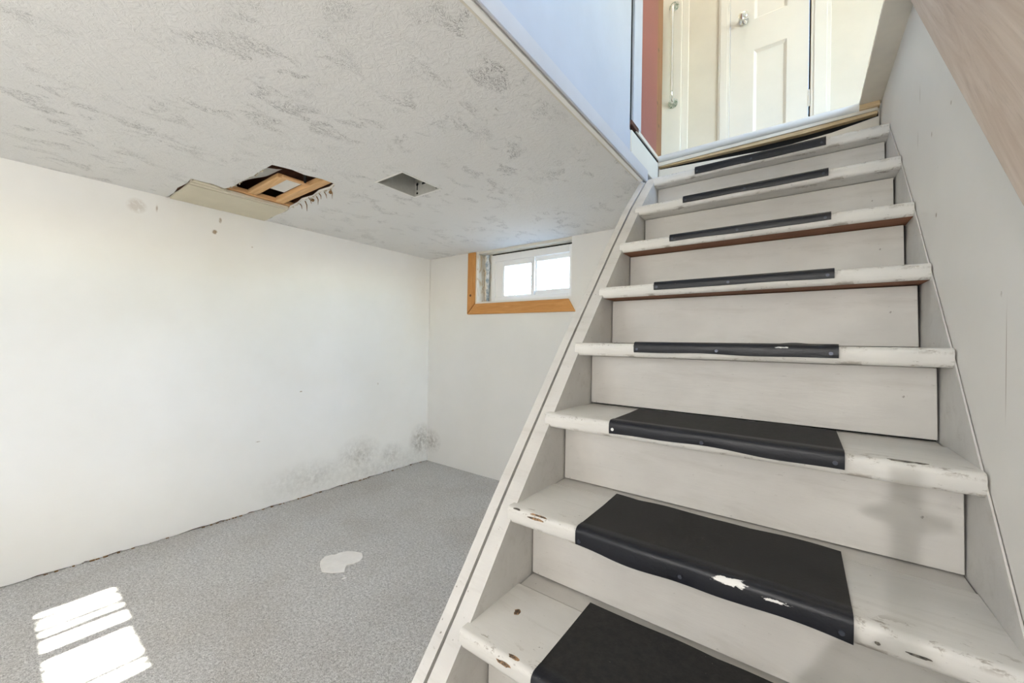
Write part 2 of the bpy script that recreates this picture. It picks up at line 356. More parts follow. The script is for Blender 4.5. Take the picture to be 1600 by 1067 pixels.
# the cavity above the hole: old joists, battens nailed across, white membrane, a cable end
obj('subfloor', B(-3.35, -.68, YB - .3, YF + .3, 1.03, 1.06), M['cavity'], ce)
for y0, y1 in ((.66, .70), (1.22, 1.255), (1.60, 1.64), (2.0, 2.04), (.1, .14), (-.5, -.46)):
    obj('joist', B(-3.25, -.70, y0, y1, ZC + .014, 1.03), M['cavity'], ce)
for x0, x1, y0, y1, z0, z1, mm in ((-2.735, -2.325, .950, .998, .893, .918, 'pine_x'), (-2.735, -2.06, 1.108, 1.158, .889, .920, 'pine_x'), (-2.785, -2.736, .80, 1.30, .887, .915, 'pine'), (-2.325, -2.295, .965, 1.107, .893, .905, 'pine')):
    obj('batten', B(x0, x1, y0, y1, z0, z1, bev=.002, seg=1), M[mm], ce)
bm = bmesh.new(); n = 16; rows = []
for i in range(n):                        # white sheet bellying down into the hole
    t = i / (n - 1); x = -2.60 + .36 * t
    rows.append([bm.verts.new((x, .822 + (.115 - .05 * (1 - t) ** 2) * s, .8865 + .030 * s ** 2 * (1 - .3 * t) + .003 * math.sin(t * 9))) for s in (0, .25, .5, .75, 1)])
for A, C in zip(rows, rows[1:]):
    for k in range(4): bm.faces.new((A[k], A[k + 1], C[k + 1], C[k]))
bmesh.ops.solidify(bm, geom=list(bm.faces), thickness=.002)
obj('membrane', bm, M['membrane'], ce, smooth=True)
obj('membrane', B(-2.60, -2.34, 1.0, 1.10, .915, .919), M['membrane'], ce)
bm = bmesh.new(); tube(bm, [(-2.19, 1.03, 1.0), (-2.20, 1.04, .95), (-2.215, 1.045, .91), (-2.225, 1.05, .870)], [.010, .011, .010, .006], 8)
tag(obj('cable', bm, M['black'], None, (-2.2, 1.03, .93), smooth=True), 'short black cable end hanging in the broken ceiling hole', 'cable')
bm = bmesh.new()
for i in range(150):
    if i < 70:
        t = random.random(); k = int(t * (len(hole) - 5)) + 4; a, b_ = hole[k], hole[min(k + 1, len(hole) - 1)]; w = random.random()
    else:
        pool = strip2; k = random.randrange(4, len(pool) - 1); a, b_ = pool[k], pool[k + 1]; w = random.random()
    x, y = a[0] + (b_[0] - a[0]) * w, a[1] + (b_[1] - a[1]) * w; s = random.uniform(.003, .011)
    p = Vector((x, y, ZC - .001)); d = Vector((random.uniform(-1, 1), random.uniform(-1, 1), random.uniform(-.9, .1))).normalized() * s
    e = d.orthogonal().normalized() * s * .5
    bm.faces.new([bm.verts.new(q_) for q_ in (p - e, p + e, p + d + e * .3, p + d - e * .3)])
bmesh.ops.solidify(bm, geom=list(bm.faces), thickness=.0012)
tag(obj('torn_edge', bm, M['paper'], ce), kind='stuff')
bm = bmesh.new()
for x, y, l in ((-2.32, 1.185, .03), (-2.38, 1.20, .045), (-2.45, 1.19, .03), (-2.27, 1.19, .035), (-2.20, 1.19, .05), (-2.52, 1.20, .06), (-2.6, 1.205, .03)):
    tube(bm, [(x, y - .01, ZC + .004), (x + .006, y, ZC - l * .4), (x - .004 + random.uniform(-.01, .01), y + .006, ZC - l)], [.0035, .003, .001], 5)
for p in ((-2.44, 1.20, ZC - .008), (-2.215, 1.19, ZC - .012)): bmesh.ops.create_icosphere(bm, subdivisions=1, radius=.011, matrix=Matrix.Translation(p))
tag(obj('hanging_fibre', bm, M['fibre'], ce), kind='stuff')
# bare drywall pieces fixed over the missing strip
dp = empty('drywall_patch', (-2.95, .94, ZC), 'beige bare drywall piece patched into the ceiling beside the left wall', 'drywall patch')
def poly_jag(pts, amp=.004, n=7):
    out = []
    for i, a in enumerate(pts):
        b_ = pts[(i + 1) % len(pts)]
        for k in range(n):
            t = k / n; j = 0 if k == 0 else random.uniform(-amp, amp); dx, dy = b_[0] - a[0], b_[1] - a[1]; l = math.hypot(dx, dy)
            out.append((a[0] + dx * t - dy / l * j, a[1] + dy * t + dx / l * j))
    return out
bm = bmesh.new(); prism(bm, poly_jag([(-3.172, .678), (-2.79, .676), (-2.775, 1.198), (-3.172, 1.212)]), 'z', ZC - .007, ZC + .006); obj('board', bm, M['patch'], dp)
bm = bmesh.new(); prism(bm, poly_jag([(-2.784, .678), (-2.742, .674), (-2.748, 1.19), (-2.770, 1.197)], .003), 'z', ZC - .005, ZC + .010); obj('filler_strip', bm, M['patch'], dp)
bm = bmesh.new(); prism(bm, poly_jag([(-2.742, .671), (-2.706, .668), (-2.712, .83), (-2.736, .84)], .003), 'z', ZC - .002, ZC + .010); obj('filler_strip', bm, M['patch'], dp)
# electrical box let into the ceiling
eb = empty('electrical_box', ((bx[0] + bx[1]) / 2, (bx[2] + bx[3]) / 2, ZC), 'open square metal electrical box recessed in the stippled ceiling', 'electrical box')
x0, x1, y0, y1 = bx[0] + .002, bx[1] - .002, bx[2] + .002, bx[3] - .002; zt = ZC + .115
for a in ((x0, x0 + .003, y0, y1, ZC - .001, zt), (x1 - .003, x1, y0, y1, ZC - .001, zt), (x0, x1, y0, y0 + .003, ZC - .001, zt), (x0, x1, y1 - .003, y1, ZC - .001, zt)):
    obj('side_plate', B(*a), M['steel'], eb)
obj('top_plate', B(x0, x1, y0, y1, zt, zt + .003), M['steel'], eb)
for a in ((x0 - .010, x0, y0 - .010, y1 + .010), (x1, x1 + .010, y0 - .010, y1 + .010), (x0, x1, y0 - .010, y0), (x0, x1, y1, y1 + .010)):
    obj('flange', B(a[0], a[1], a[2], a[3], ZC - .003, ZC - .0005), M['white'], eb)
def disc(c, r, axis, t, seg=16):
    bm = bmesh.new(); R = {'x': Matrix.Rotation(math.pi / 2, 4, 'Y'), 'y': Matrix.Rotation(math.pi / 2, 4, 'X'), 'z': Matrix.Identity(4)}[axis]
    bmesh.ops.create_cone(bm, cap_ends=True, segments=seg, radius1=r, radius2=r, depth=t, matrix=Matrix.Translation(c) @ R); return bm
obj('knockout', disc((x0 + .004, 1.375, ZC + .085), .026, 'x', .003, 20), M['steel'], eb)
obj('cable_clamp', disc((x0 + .02, 1.345, ZC + .085), .017, 'x', .03, 14), M['vinyl'], eb)
bm = disc((-1.855, y1 - .004, ZC + .066), .009, 'y', .002); box(bm, -1.858, -1.852, y1 - .005, y1 - .003, ZC + .032, ZC + .066); obj('keyhole_slot', bm, M['black'], eb)
obj('slot', B(-1.812, -1.782, y1 - .005, y1 - .003, ZC + .056, ZC + .068), M['black'], eb)
for px_, pz in ((-1.685, .010), (-1.852, .012)): obj('screw', disc((px_, y1 - .006, ZC + pz), .006, 'y', .004, 10), M['black'], eb)

# ------------------------------------------------------------------ small basement window
def window(name, label, x0, x1, yg, z0, z1, face, lights):
    """two-light slider in a wall across y; yg is the inner face of its frame, face = +1 when the room lies on the -y side"""
    w = empty(name, ((x0 + x1) / 2, yg, z0), label, 'window', None, 'structure'); f = face; d = .07 * f; fr_ = .042
    def bb(a, b_, c, e, ya, yb2): return (a, b_, min(ya, yb2), max(ya, yb2), c, e)
    bm = boxes(bb(x0, x0 + fr_, z0, z1, yg, yg + d), bb(x1 - fr_, x1, z0, z1, yg, yg + d), bb(x0 + fr_, x1 - fr_, z0, z0 + fr_, yg, yg + d), bb(x0 + fr_, x1 - fr_, z1 - fr_ * 1.5, z1, yg, yg + d))
    bevel(bm, .003, 1); obj('window_frame', bm, M['vinyl'], w)
    # sliding sash, nearer the room, on the left; fixed light on the right
    gl0, gl1, gz0, gz1, hr0, hr1, hz0, hz1 = lights            # glass of the sash, glass of the fixed light
    ya, yb2 = yg + .012 * f, yg + .036 * f; sx0, sx1, sz0, sz1 = x0 + fr_ - .002, gl1 + .035, z0 + fr_ - .004, z1 - fr_ * 1.5 + .002
    bm = boxes(bb(sx0, gl0, sz0, sz1, ya, yb2), bb(gl1, sx1, sz0, sz1, ya, yb2), bb(gl0, gl1, sz0, gz0, ya, yb2), bb(gl0, gl1, gz1, sz1, ya, yb2))
    box(bm, *bb(gl0 - .022, gl0 - .016, sz0 + .01, sz1 - .01, yg + .008 * f, yg + .0125 * f))
    sa = obj('sash', bm, M['vinyl'], w, ((sx0 + sx1) / 2, ya, sz0))
    obj('pane', boxes(bb(gl0 - .004, gl1 + .004, gz0 - .004, gz1 + .004, yg + .022 * f, yg + .026 * f)), M['glass'], sa)
    ya, yb2 = yg + .038 * f, yg + .062 * f
    bm = boxes(bb(gl1 + .002, hr0, sz0, sz1, ya, yb2), bb(hr1, x1 - fr_ + .002, sz0, sz1, ya, yb2), bb(hr0, hr1, sz0, hz0, ya, yb2), bb(hr0, hr1, hz1, sz1, ya, yb2))
    fx = obj('fixed_light', bm, M['vinyl'], w, (hr0, ya, sz0))
    obj('pane', boxes(bb(hr0 - .004, hr1 + .004, hz0 - .004, hz1 + .004, yg + .048 * f, yg + .052 * f)), M['glass'], fx)
    return w
w1 = window('window_1', 'small white sliding basement window under the ceiling in the end wall', -2.41, -1.525, 2.905, .392, .838, 1, (-2.262, -1.958, .447, .725, -1.912, -1.586, .478, .738))
# raw jamb and header round it, orange pine casing on two sides
obj('jamb_board', B(WX0 - .004, WX0 + .012, YF + .002, 3.0, WZ0, ZC), M['reveal'], w1)
bm = bmesh.new(); pth = []
for i in range(12): pth.append((WX0 + .072 + random.uniform(-.006, .006), 2.905 + random.uniform(-.01, .004), WZ0 + .01 + i * (ZC - WZ0 - .03) / 11))
tube(bm, pth, [random.uniform(.010, .026) for _ in pth], 7); obj('foam_bead', bm, M['foam'], w1, smooth=True)
obj('jamb_filler', B(WX0 + .012, -2.408, 2.93, 2.97, WZ0, ZC), M['reveal'], w1)
obj('header_board', B(WX0, WX1, YF + .012, 2.985, ZC - .022, ZC + .02), M['cream'], w1)
obj('header_gap', B(-2.41, WX1, 2.918, 2.975, .8385, ZC - .0225), M['black'], w1)
obj('jamb_filler', B(-1.5245, WX1 + .01, 2.92, 2.97, WZ0, ZC), M['reveal'], w1)
obj('sill_board', B(WX0, WX1, YF + .004, 3.0, WZ0 - .012, WZ0 + .012), M['white'], w1)
t0 = .016
bm = bmesh.new(); prism(bm, [(-2.626, .276), (-2.529, .374), (-2.527, ZC - .004), (-2.624, ZC - .004)], 'y', YF - t0, YF - .0005); bevel(bm, .003, 1)
obj('casing', bm, M['casing_v'], w1, (-2.58, YF, .6))
bm = bmesh.new(); prism(bm, [(-2.622, .272), (-1.452, .262), (-1.515, .368), (-2.525, .372)], 'y', YF - t0, YF - .0005); bevel(bm, .003, 1)
obj('casing', bm, M['casing'], w1, (-2.05, YF, .32))
obj('knot', disc((-2.582, YF - t0 - .0004, .455), .012, 'y', .001, 12), M['cavity'], w1)
window('window_2', 'white sliding basement window in the wall behind the camera', BX0, BX1, YB - .05, BZ0, BZ1, -1, (BX0 + .07, -2.40, .425, .70, -2.33, BX1 - .06, .425, .70))

# ------------------------------------------------------------------ staircase
NY = [2.0087, 1.7859, 1.5863, 1.3948, 1.2026, 1.0182, .8283, .6486, .4586, .2690]
NZ = [.8524, .6422, .4295, .2183, .0052, -.2095, -.4296, -.6495, -.8640, -1.0780]
TL = [-.613, -.625, -.619, -.623, -.623, -.625, -.620, -.616, -.62, -.62]
XI, XJ = -.609, .2570                 # inner faces of the two stringers
T = .0425; OV = .285
st = empty('staircase', (-.18, 1.1, ZF), 'steep white-painted wooden staircase with worn treads rising to the landing', 'staircase', None, None)
# front line of the stringers runs just behind the nosings
def nose(z):
    k = min(range(9), key=lambda i: abs((NZ[i] + NZ[i + 1]) / 2 - z))
    return NY[k] + (z - NZ[k]) * (NY[k] - NY[k + 1]) / (NZ[k] - NZ[k + 1])
def stringer(xa, xb, off, ztop, d, name, mat, zs=None):
    bm = bmesh.new(); zz = [ZF] + [NZ[i] for i in range(9, -1, -1) if NZ[i] < ztop] + [ztop]
    f = [(nose(z) + off, z) for z in zz]
    prism(bm, f + [(f[-1][0] + d, ztop), (f[0][0] + d, ZF)], 'x', xa, xb)
    if xb - xa > .01: bevel(bm, .003, 1)
    return obj(name, bm, mat, st, (xa, 1.1, -.2))
stringer(-.654, XI, .030, .866, .36, 'stringer', M['stringer'])
stringer(XJ, XR - .0015, .030, .85, .36, 'stringer', M['stringer'])
stringer(-.690, -.6605, .026, .846, .03, 'edge_strip', M['stringer'])
stringer(-.6615, -.6530, .047, .84, .05, 'groove', M['black'])
for i in range(10):
    y0, z0 = NY[i], NZ[i]; xl_ = TL[i]; back = y0 + (.222 if i else .20)
    # tread board: rounded nosing that laps the stringer fronts, body let in between them
    bm = bmesh.new(); r = .012
    prof = [(y0 + r * (1 - math.cos(a)), z0 - r * (1 - math.sin(a))) for a in [math.pi / 2 * k / 4 for k in range(5)]]
    prof = [(back, z0), (y0 + r, z0)] + [(y0 + r - r * math.sin(math.pi / 2 * k / 4), z0 - r + r * math.cos(math.pi / 2 * k / 4)) for k in range(1, 5)] \
        + [(y0 + .002, z0 - T + .009), (y0 + .006, z0 - T + .002), (y0 + .010, z0 - T), (back, z0 - T)]
    nx = 40; cols = []
    for k in range(nx + 1):
        x = xl_ + (XR - .004 - xl_) * k / nx; jit = 0 if i > 7 else random.uniform(-.0002, .0010)
        col_ = []
        for j, (py, pz) in enumerate(prof):
            inn = py > y0 + .034
            xx = min(max(x, XI + .001), XJ - .001) if inn else x
            e = jit if 1 <= j <= 6 else 0
            col_.append(bm.verts.new((xx, py + e, pz)))
        cols.append(col_)
    for A, C in zip(cols, cols[1:]):
        for j in range(len(prof)):
            jj = (j + 1) % len(prof); fc = bm.faces.new((A[j], C[j], C[jj], A[jj]))
            if i in (2, 3) and j == len(prof) - 2: fc.material_index = 1
    bm.faces.new(cols[0]); bm.faces.new(cols[-1][::-1])
    td = obj('tread', bm, [M['stair'], M['bare']], st, (-.62, y0, z0), smooth=True)
    if i in (2, 3): td['label'] = 'white tread with a bare brown wood underside'
    # narrow board closing the tread at the back, a joint away from it, and the riser behind
    obj('back_strip', B(XI + .002, XJ - .002, back + .005, y0 + OV + .02, z0 - T, z0 - .001 - (.002 if i % 2 else 0), bev=.0015, seg=1), M['riser'], st, (-.62, back, z0))
    top = (NZ[i - 1] - T - .003) if i else .0
    if i:
        gL, gR = random.uniform(.0025, .004), random.uniform(.004, .008)
        zt0 = z0 + .0025
        bm = bmesh.new(); prism(bm, [(XI + gL, zt0), (XJ - gR * .5, zt0), (XJ - gR, top), (XI + gL, top)], 'y', y0 + OV, y0 + OV + .018); bevel(bm, .0012, 1)
        obj('riser', bm, M['riser'], st, (-.62, y0 + OV, z0))
obj('riser', B(XI + .003, XJ - .004, NY[9] + .06, NY[9] + .078, ZF, NZ[9] - T - .002), M['riser'], st, (-.62, .33, ZF))
obj('backing', boxes(*[(XI - .004, XJ + .004, NY[i] + OV + .030, NY[i] + OV + .034, NZ[i] - .03, NZ[i - 1] - .01) for i in range(1, 10)]), M['black'], st)
# chips and gouges through the paint
def chip(x, y, z, sx, sy, sz, mat='chip', seed=0, ax='z'):
    rnd = random.Random(seed); bm = bmesh.new(); n = 11; ring = []
    for k in range(n):
        a = 2 * math.pi * k / n; rr = rnd.uniform(.55, 1.05); u, v = math.cos(a) * rr, math.sin(a) * rr
        ring.append((u, v))
    if ax == 'z': prism(bm, [(x + u * sx, y + v * sy) for u, v in ring], 'z', z - .001, z + .0006)
    else: prism(bm, [(x + u * sx, z + v * sz) for u, v in ring], 'y', y - .0006, y + .001)
    obj('paint_chip', bm, M[mat], st)
chip(-.527, NY[6] + .006, NZ[6] - .002, .032, .007, 0, 'chip', 3)
chip(-.528, NY[6] + .0, NZ[6] - .010, .030, 0, .004, 'chip', 4, 'y')
chip(-.590, NY[6] + .003, NZ[6] - .0015, .016, .005, 0, 'chip_dark', 31)
chip(-.545, .775, NZ[7] + .0004, .009, .011, 0, 'chip', 5)
chip(-.49, NY[7] + .001, NZ[7] - .014, .022, 0, .006, 'chip', 6, 'y')
chip(-.47, NY[7] + .012, NZ[7], .018, .006, 0, 'chip', 16)
chip(.155, NY[5] + .012, NZ[5] + .0002, .030, .007, 0, 'chip_dark', 7)
chip(.178, NY[5] + .0125, NZ[5] + .0002, .016, .005, 0, 'chip_dark', 9)
chip(.10, NY[6] + .0005, NZ[6] - .026, .004, 0, .003, 'chip_dark', 10, 'y')
chip(.145, NY[6] + .0005, NZ[6] - .024, .018, 0, .002, 'chip_dark', 11, 'y')
chip(-.20, NY[0] + .0003, NZ[0] - .03, .02, 0, .003, 'chip_dark', 12, 'y')
chip(-.02, NY[0] + .0003, NZ[0] - .028, .02, 0, .003, 'chip_dark', 13, 'y')

# ------------------------------------------------------------------ black rubber mats on the treads
ML, MR = -.417, .0715
ORD = ['on the top tread just under the landing', 'on the second tread down from the landing', 'on the upper of two treads with brown undersides',
       'on the lower of two treads with brown undersides', 'on the fifth tread down, buckled and seen edge-on',
       'on the sixth tread down, its narrow top just visible', 'on the seventh tread down, with white scuffs along its lip', 'on the lowest tread in view, cut off below']
for i in range(8):
    y0, z0 = NY[i], NZ[i]; rnd = random.Random(40 + i)
    lipd = [.033, .026, .024, .024, .028, .030, .040, .042][i]
    back = y0 + [.19, .215, .215, .215, .22, .240, .247, .262][i]; th = .0032
    ph, am = rnd.uniform(0, 6), [.0015, .0012, .001, .001, .002, .003, .004, .003][i]
    nx = 48; cols = []; bm = bmesh.new()
    for k in range(nx + 1):
        t = k / nx; x = ML + (MR - ML) * t
        wv = am * (math.sin(ph + t * 7) + .5 * math.sin(ph * 2 + t * 15)); lp = lipd + wv * .8
        bul = .0012 * math.exp(-((t - .47) / .06) ** 2) + (.0012 * math.exp(-((t - .45) / .2) ** 2) if i == 6 else 0)   # pulled in by the middle tack
        up_ = 0.
        if i == 4: up_ = .004 * math.exp(-((t - .82) / .07) ** 2) + .001
        if i == 5: up_ = .003 * math.exp(-((t - .7) / .15) ** 2) + .002 * abs(math.sin(t * 5))
        o_ = .006 - bul * .5 + max(0, wv) * .5; r = .014
        out = [(back, z0 + .0012 + abs(wv) * .6 + up_ * .8), (y0 + .15, z0 + .001 + up_), (y0 + .06, z0 + .001 + up_ * .6), (y0 + .032, z0 + .001 + up_ * .3), (y0 + .027, z0 + .0038), (y0 + .020, z0 + .0042)]
        out += [(y0 - o_ + r - r * math.sin(math.pi / 2 * q_ / 4), z0 + .0042 - r + r * math.cos(math.pi / 2 * q_ / 4)) for q_ in range(0, 5)]
        out += [(y0 - o_ + bul * .6, z0 - lp * .7), (y0 - o_ + .0015 + bul, z0 - lp)]
        # inner side of the sheet
        inn = [(y0 - .0012, z0 - lp + .0005), (y0 - .0012, z0 - .010)] + [(y0 + .004, z0 + .0002), (back, z0 + .0004)]
        top_ = [(a, b_ + th * (1 if j < 4 else .4)) for j, (a, b_) in enumerate(out)]
        cols.append([bm.verts.new((x, a, b_)) for a, b_ in top_ + inn])
    nn = len(cols[0])
    for A, C in zip(cols, cols[1:]):
        for j in range(nn): bm.faces.new((A[j], C[j], C[(j + 1) % nn], A[(j + 1) % nn]))
    bm.faces.new(cols[0]); bm.faces.new(cols[-1][::-1])
    mt = obj('stair_mat', bm, M[{4: 'rubber_fleck', 6: 'rubber_scuff'}.get(i, 'rubber')], None, (ML, y0, z0), smooth=True)
    tag(mt, 'black rubber stair mat ' + ORD[i], 'mat', 'black rubber mats on the stair treads')
    for t in (.02, .47, .97):
        x = ML + (MR - ML) * t
        obj('tack', disc((x, y0 - .0062, z0 - lipd * .62), .0042, 'y', .003, 10), M['pale_tack' if (i == 5 and t < .3) else 'tack'], mt, (x, y0, z0))

# ------------------------------------------------------------------ edge of the stairwell and the landing
XP = -.662
struct('wall_stairwell', boxes((XP - .05, XP, -.25, 1.80, .900, ZU), (XP - .05, XP, 1.80, YL + .02, .900, ZL - .03)), M['panelwall'], 'pale wall panel on the left of the stairwell above the ceiling edge', 'wall')
bm = B(-.703, -.690, -.25, 2.03, .862, .90); obj_ = struct('trim_2', bm, M['cream'], 'thin cream bead along the edge of the basement ceiling', 'trim')
bm = B(-.692, -.673, -.25, 2.035, .856, .90, bev=.002, seg=1); struct('trim_3', bm, M['vinyl'], 'narrow white board along the stairwell edge of the ceiling', 'trim')
struct('trim_4', B(-.675, XP + .001, -.25, 2.03, .872, .90), M['groove'], 'dark groove between the two boards of the stairwell edge', 'trim')
bm = B(XP, -.652, -.25, 2.05, .848, .912, bev=.003, seg=1); struct('trim_5', bm, M['board'], 'pale board along the foot of the stairwell wall panel', 'trim')
# left side of the opening: black gap, painted jamb with a rusty foot, ledge strip, red door, stained frame
struct('trim_6', B(XP - .08, XP - .006, 1.80, 1.8348, ZL - .02, ZU), M['black'], 'black upright gap at the end of the stairwell panel', 'trim')
tj = struct('trim_7', B(XP - .05, XP + .006, 1.835, 1.945, ZL + .012, ZU, bev=.003, seg=1), M['panelwall'], 'pale painted door jamb beside the red door', 'trim')
obj('jamb_foot', B(XP - .05, XP + .010, 1.80, 1.90, ZL - .010, ZL + .014, bev=.003, seg=1), M['rust'], tj)
struct('trim_8', B(XP - .04, XP + .008, 1.875, YL, ZL - .012, ZL + .010, bev=.002, seg=1), M['cream'], 'cream ledge strip below the red door', 'trim')
struct('trim_9', B(XP - .03, XP + .001, 1.87, YL - .002, ZL - .032, ZL - .011), M['black'], 'dark gap under the ledge strip below the red door', 'trim')
struct('wall_stair_side', B(XP - .001, -.6555, 1.81, YL, .90, ZL - .031), M['cream'], 'cream wall piece between the top of the stairs and the red door', 'wall')
dr = empty('door_2', (-.68, 2.08, ZL), 'red painted door leaf standing at the left edge of the landing', 'door', None, 'structure')
obj('door_leaf', B(-.70, XP - .002, 1.947, 2.226, ZL + .010, ZU - .3, bev=.003, seg=1), M['red'], dr)
obj('door_edge', B(-.72, XP - .006, 2.227, 2.336, ZL + .008, ZU - .3, bev=.003, seg=1), M['doorframe'], dr)
# landing
YD = 2.95
ld = struct('landing', B(-1.0, XR + .05, YL + .048, YD + .1, ZL - .10, ZL), M['cream'], 'landing floor at the top of the stairs', 'landing')
bm = bmesh.new(); tube(bm, [(-.655 + .905 * k / 20, YL + .010, ZL - .006) for k in range(21)], .019, 14); box(bm, -.655, .25, YL + .012, YL + .052, ZL - .022, ZL + .004); obj('nosing', bm, M['nosing'], ld, smooth=True)
bm = bmesh.new(); prism(bm, [(-.655, ZL - .026), (.25, ZL - .024), (.25, ZL - .036), (-.1, ZL - .040), (-.655, ZL - .045)], 'y', YL + .002, YL + .05); obj('underlay', bm, M['cream'], ld)
bm = bmesh.new(); prism(bm, [(-.655, ZL - .046), (-.1, ZL - .041), (.25, ZL - .037), (.25, ZL - .048), (.0, ZL - .058), (-.3, ZL - .056), (-.655, ZL - .049)], 'y', YL + .008, YL + .05); obj('plywood_edge', bm, M['lumber'], ld)
obj('gap', B(-.655, .255, YL + .036, YL + .047, ZL - .11, ZL - .03), M['black'], ld)
bm = bmesh.new(); prism(bm, [(-.655, NZ[0] + .001), (.255, NZ[0] + .001), (.255, ZL - .060), (.1, ZL - .084), (-.1, ZL - .096), (-.655, ZL - .062)], 'y', YL + .012, YL + .034); obj('riser', bm, M['cream'], ld)
obj('support', B(-1.0, XR, YL + .04, YF + .1, .90, ZL - .09), M['cavity'], ld)
# back wall of the landing with the narrow white door
struct('wall_landing', boxes((-1.1, -.405, YD, YD + .1, ZL, ZU), (.026, 2.6, YD, YD + .1, ZL - .2, ZU), (-.405, .026, YD, YD + .1, ZL + 2.02, ZU)), M['cream'], 'cream wall at the back of the landing', 'wall')
d1 = empty('door_1', (-.19, YD, ZL), 'narrow white panelled door with a shiny metal knob on the landing', 'door', None, 'structure')
dx0, dx1, dz0, dz1 = -.402, .018, ZL + .008, ZL + 2.0; px0, px1 = -.268, -.092
rails = [(dz0, ZL + .14), (1.925, 2.128), (2.78, dz1)]
bm = boxes((dx0, px0, YD - .004, YD + .03, dz0, dz1), (px1, dx1, YD - .004, YD + .03, dz0, dz1), *[(px0, px1, YD - .004, YD + .03, a, b_) for a, b_ in rails])
bmesh.ops.remove_doubles(bm, verts=bm.verts, dist=.0001); obj('door_leaf', bm, M['door'], d1)
for a, b_ in ((rails[0][1], rails[1][0]), (rails[1][1], rails[2][0])):
    bm = bmesh.new()
    o4 = [(px0, a), (px1, a), (px1, b_), (px0, b_)]; ins = .016
    i4 = [(px0 + ins, a + ins), (px1 - ins, a + ins), (px1 - ins, b_ - ins), (px0 + ins, b_ - ins)]
    O = [bm.verts.new((x, YD - .003, z)) for x, z in o4]; I = [bm.verts.new((x, YD + .010, z)) for x, z in i4]
    for k in range(4): bm.faces.new((O[k], O[(k + 1) % 4], I[(k + 1) % 4], I[k]))
    bm.faces.new(I); obj('panel', bm, M['door'], d1)
kn = disc((-.325, YD - .008, 2.14), .027, 'y', .008, 24); kb = obj('knob', kn, M['chrome'], d1, (-.325, YD, 2.14), smooth=True)
bm = bmesh.new(); pr = [(.0, .011), (.012, .010), (.022, .011), (.030, .020), (.042, .027), (.055, .026), (.062, .016), (.064, .004)]
tube(bm, [(-.325, YD - .012 - a, 2.14) for a, _ in pr], [b_ for _, b_ in pr], 20); obj('handle', bm, M['chrome'], kb, (-.325, YD - .012, 2.14), smooth=True)
obj('gap', B(.0185, .0265, YD + .004, YD + .03, ZL, ZL + 2.02), M['black'], d1)
bm = bmesh.new(); tube(bm, [(.0225, YD - .006, 1.46), (.0225, YD - .006, 1.56)], .0045, 8); obj('hinge', bm, M['white'], d1)
def casing(name, x0, x1, label):
    bm = boxes((x0, x1, YD - .014, YD, ZL, ZL + 2.07), (x0 + (x1 - x0) * .15, x0 + (x1 - x0) * .8, YD - .019, YD - .013, ZL, ZL + 2.07)); bevel(bm, .002, 1)
    struct(name, bm, M['door'], label, 'trim')
casing('trim_10', -.472, -.405, 'white casing on the left of the narrow landing door')
casing('trim_11', .028, .122, 'white casing on the right of the narrow landing door')
struct('trim_12', B(-.86, -.705, YD - .035, YD, ZL, ZU, bev=.003, seg=1), M['door'], 'wide white upright board carrying the chrome grab bar', 'trim')
struct('trim_13', B(-.705, -.662, YD - .016, YD, ZL, ZU, bev=.003, seg=1), M['door'], 'narrow white casing right of the grab bar board', 'trim')
struct('wall_landing_left', B(-1.1, -.95, 2.33, YD + .1, ZL, ZU), M['cream'], 'cream wall on the hidden left of the landing', 'wall')
struct('wall_landing_corner', B(-1.1, -.715, 2.25, 2.335, ZL, ZU), M['cream'], 'cream wall end behind the red door', 'wall')
gb = empty('grab_bar', (-.757, YD - .035, 2.1), 'tall chrome grab bar with tarnished green end plates on the landing', 'grab bar')
yb_ = YD - .035; za, zb_ = 1.735, 2.43; off = .055
pth = [(-.757, yb_ - .003, za)] + [(-.757, yb_ - off + off * (1 - math.sin(a)) * .999, za + off * 1.1 * (1 - math.cos(a))) for a in [math.pi / 2 * k / 6 for k in range(1, 7)]]
pth += [(-.757, yb_ - off, zb_ - off * 1.1)] + [(-.757, yb_ - off * math.cos(a), zb_ - off * 1.1 + off * 1.1 * math.sin(a)) for a in [math.pi / 2 * k / 6 for k in range(1, 6)]] + [(-.757, yb_ - .003, zb_)]
bm = bmesh.new(); tube(bm, pth, .0125, 14); obj('bar', bm, M['chrome'], gb, (-.757, yb_, 2.1), smooth=True)
for z in (za, zb_):
    fp = obj('end_plate', disc((-.757, yb_ - .003, z), .034, 'y', .006, 24), M['corrosion'], gb, (-.757, yb_, z), smooth=True)
    for a in (.5, 2.6, 4.7): obj('screw', disc((-.757 + .025 * math.cos(a), yb_ - .007, z + .025 * math.sin(a)), .004, 'y', .003, 8), M['corrosion'], fp, (-.757, yb_, z))
# grimy ledge cap along the top of the right wall
bm = bmesh.new(); pts = [(.190, -.6), (.190, YL + .02), (.30, YL + .025)]
for k in range(13): pts.append((.31 + random.uniform(-.006, .005), YL - .02 - k * .21))
prism(bm, pts, 'z', ZL - .003, ZL + .012); struct('trim_14', bm, M['ledge'], 'grimy cream board capping the wall on the right of the stairwell', 'trim')
struct('trim_15', B(.190, .256, YL - .012, YL + .018, ZL - .024, ZL - .003, bev=.002, seg=1), M['lumber'], 'brown block under the end of the ledge board at the landing', 'trim')
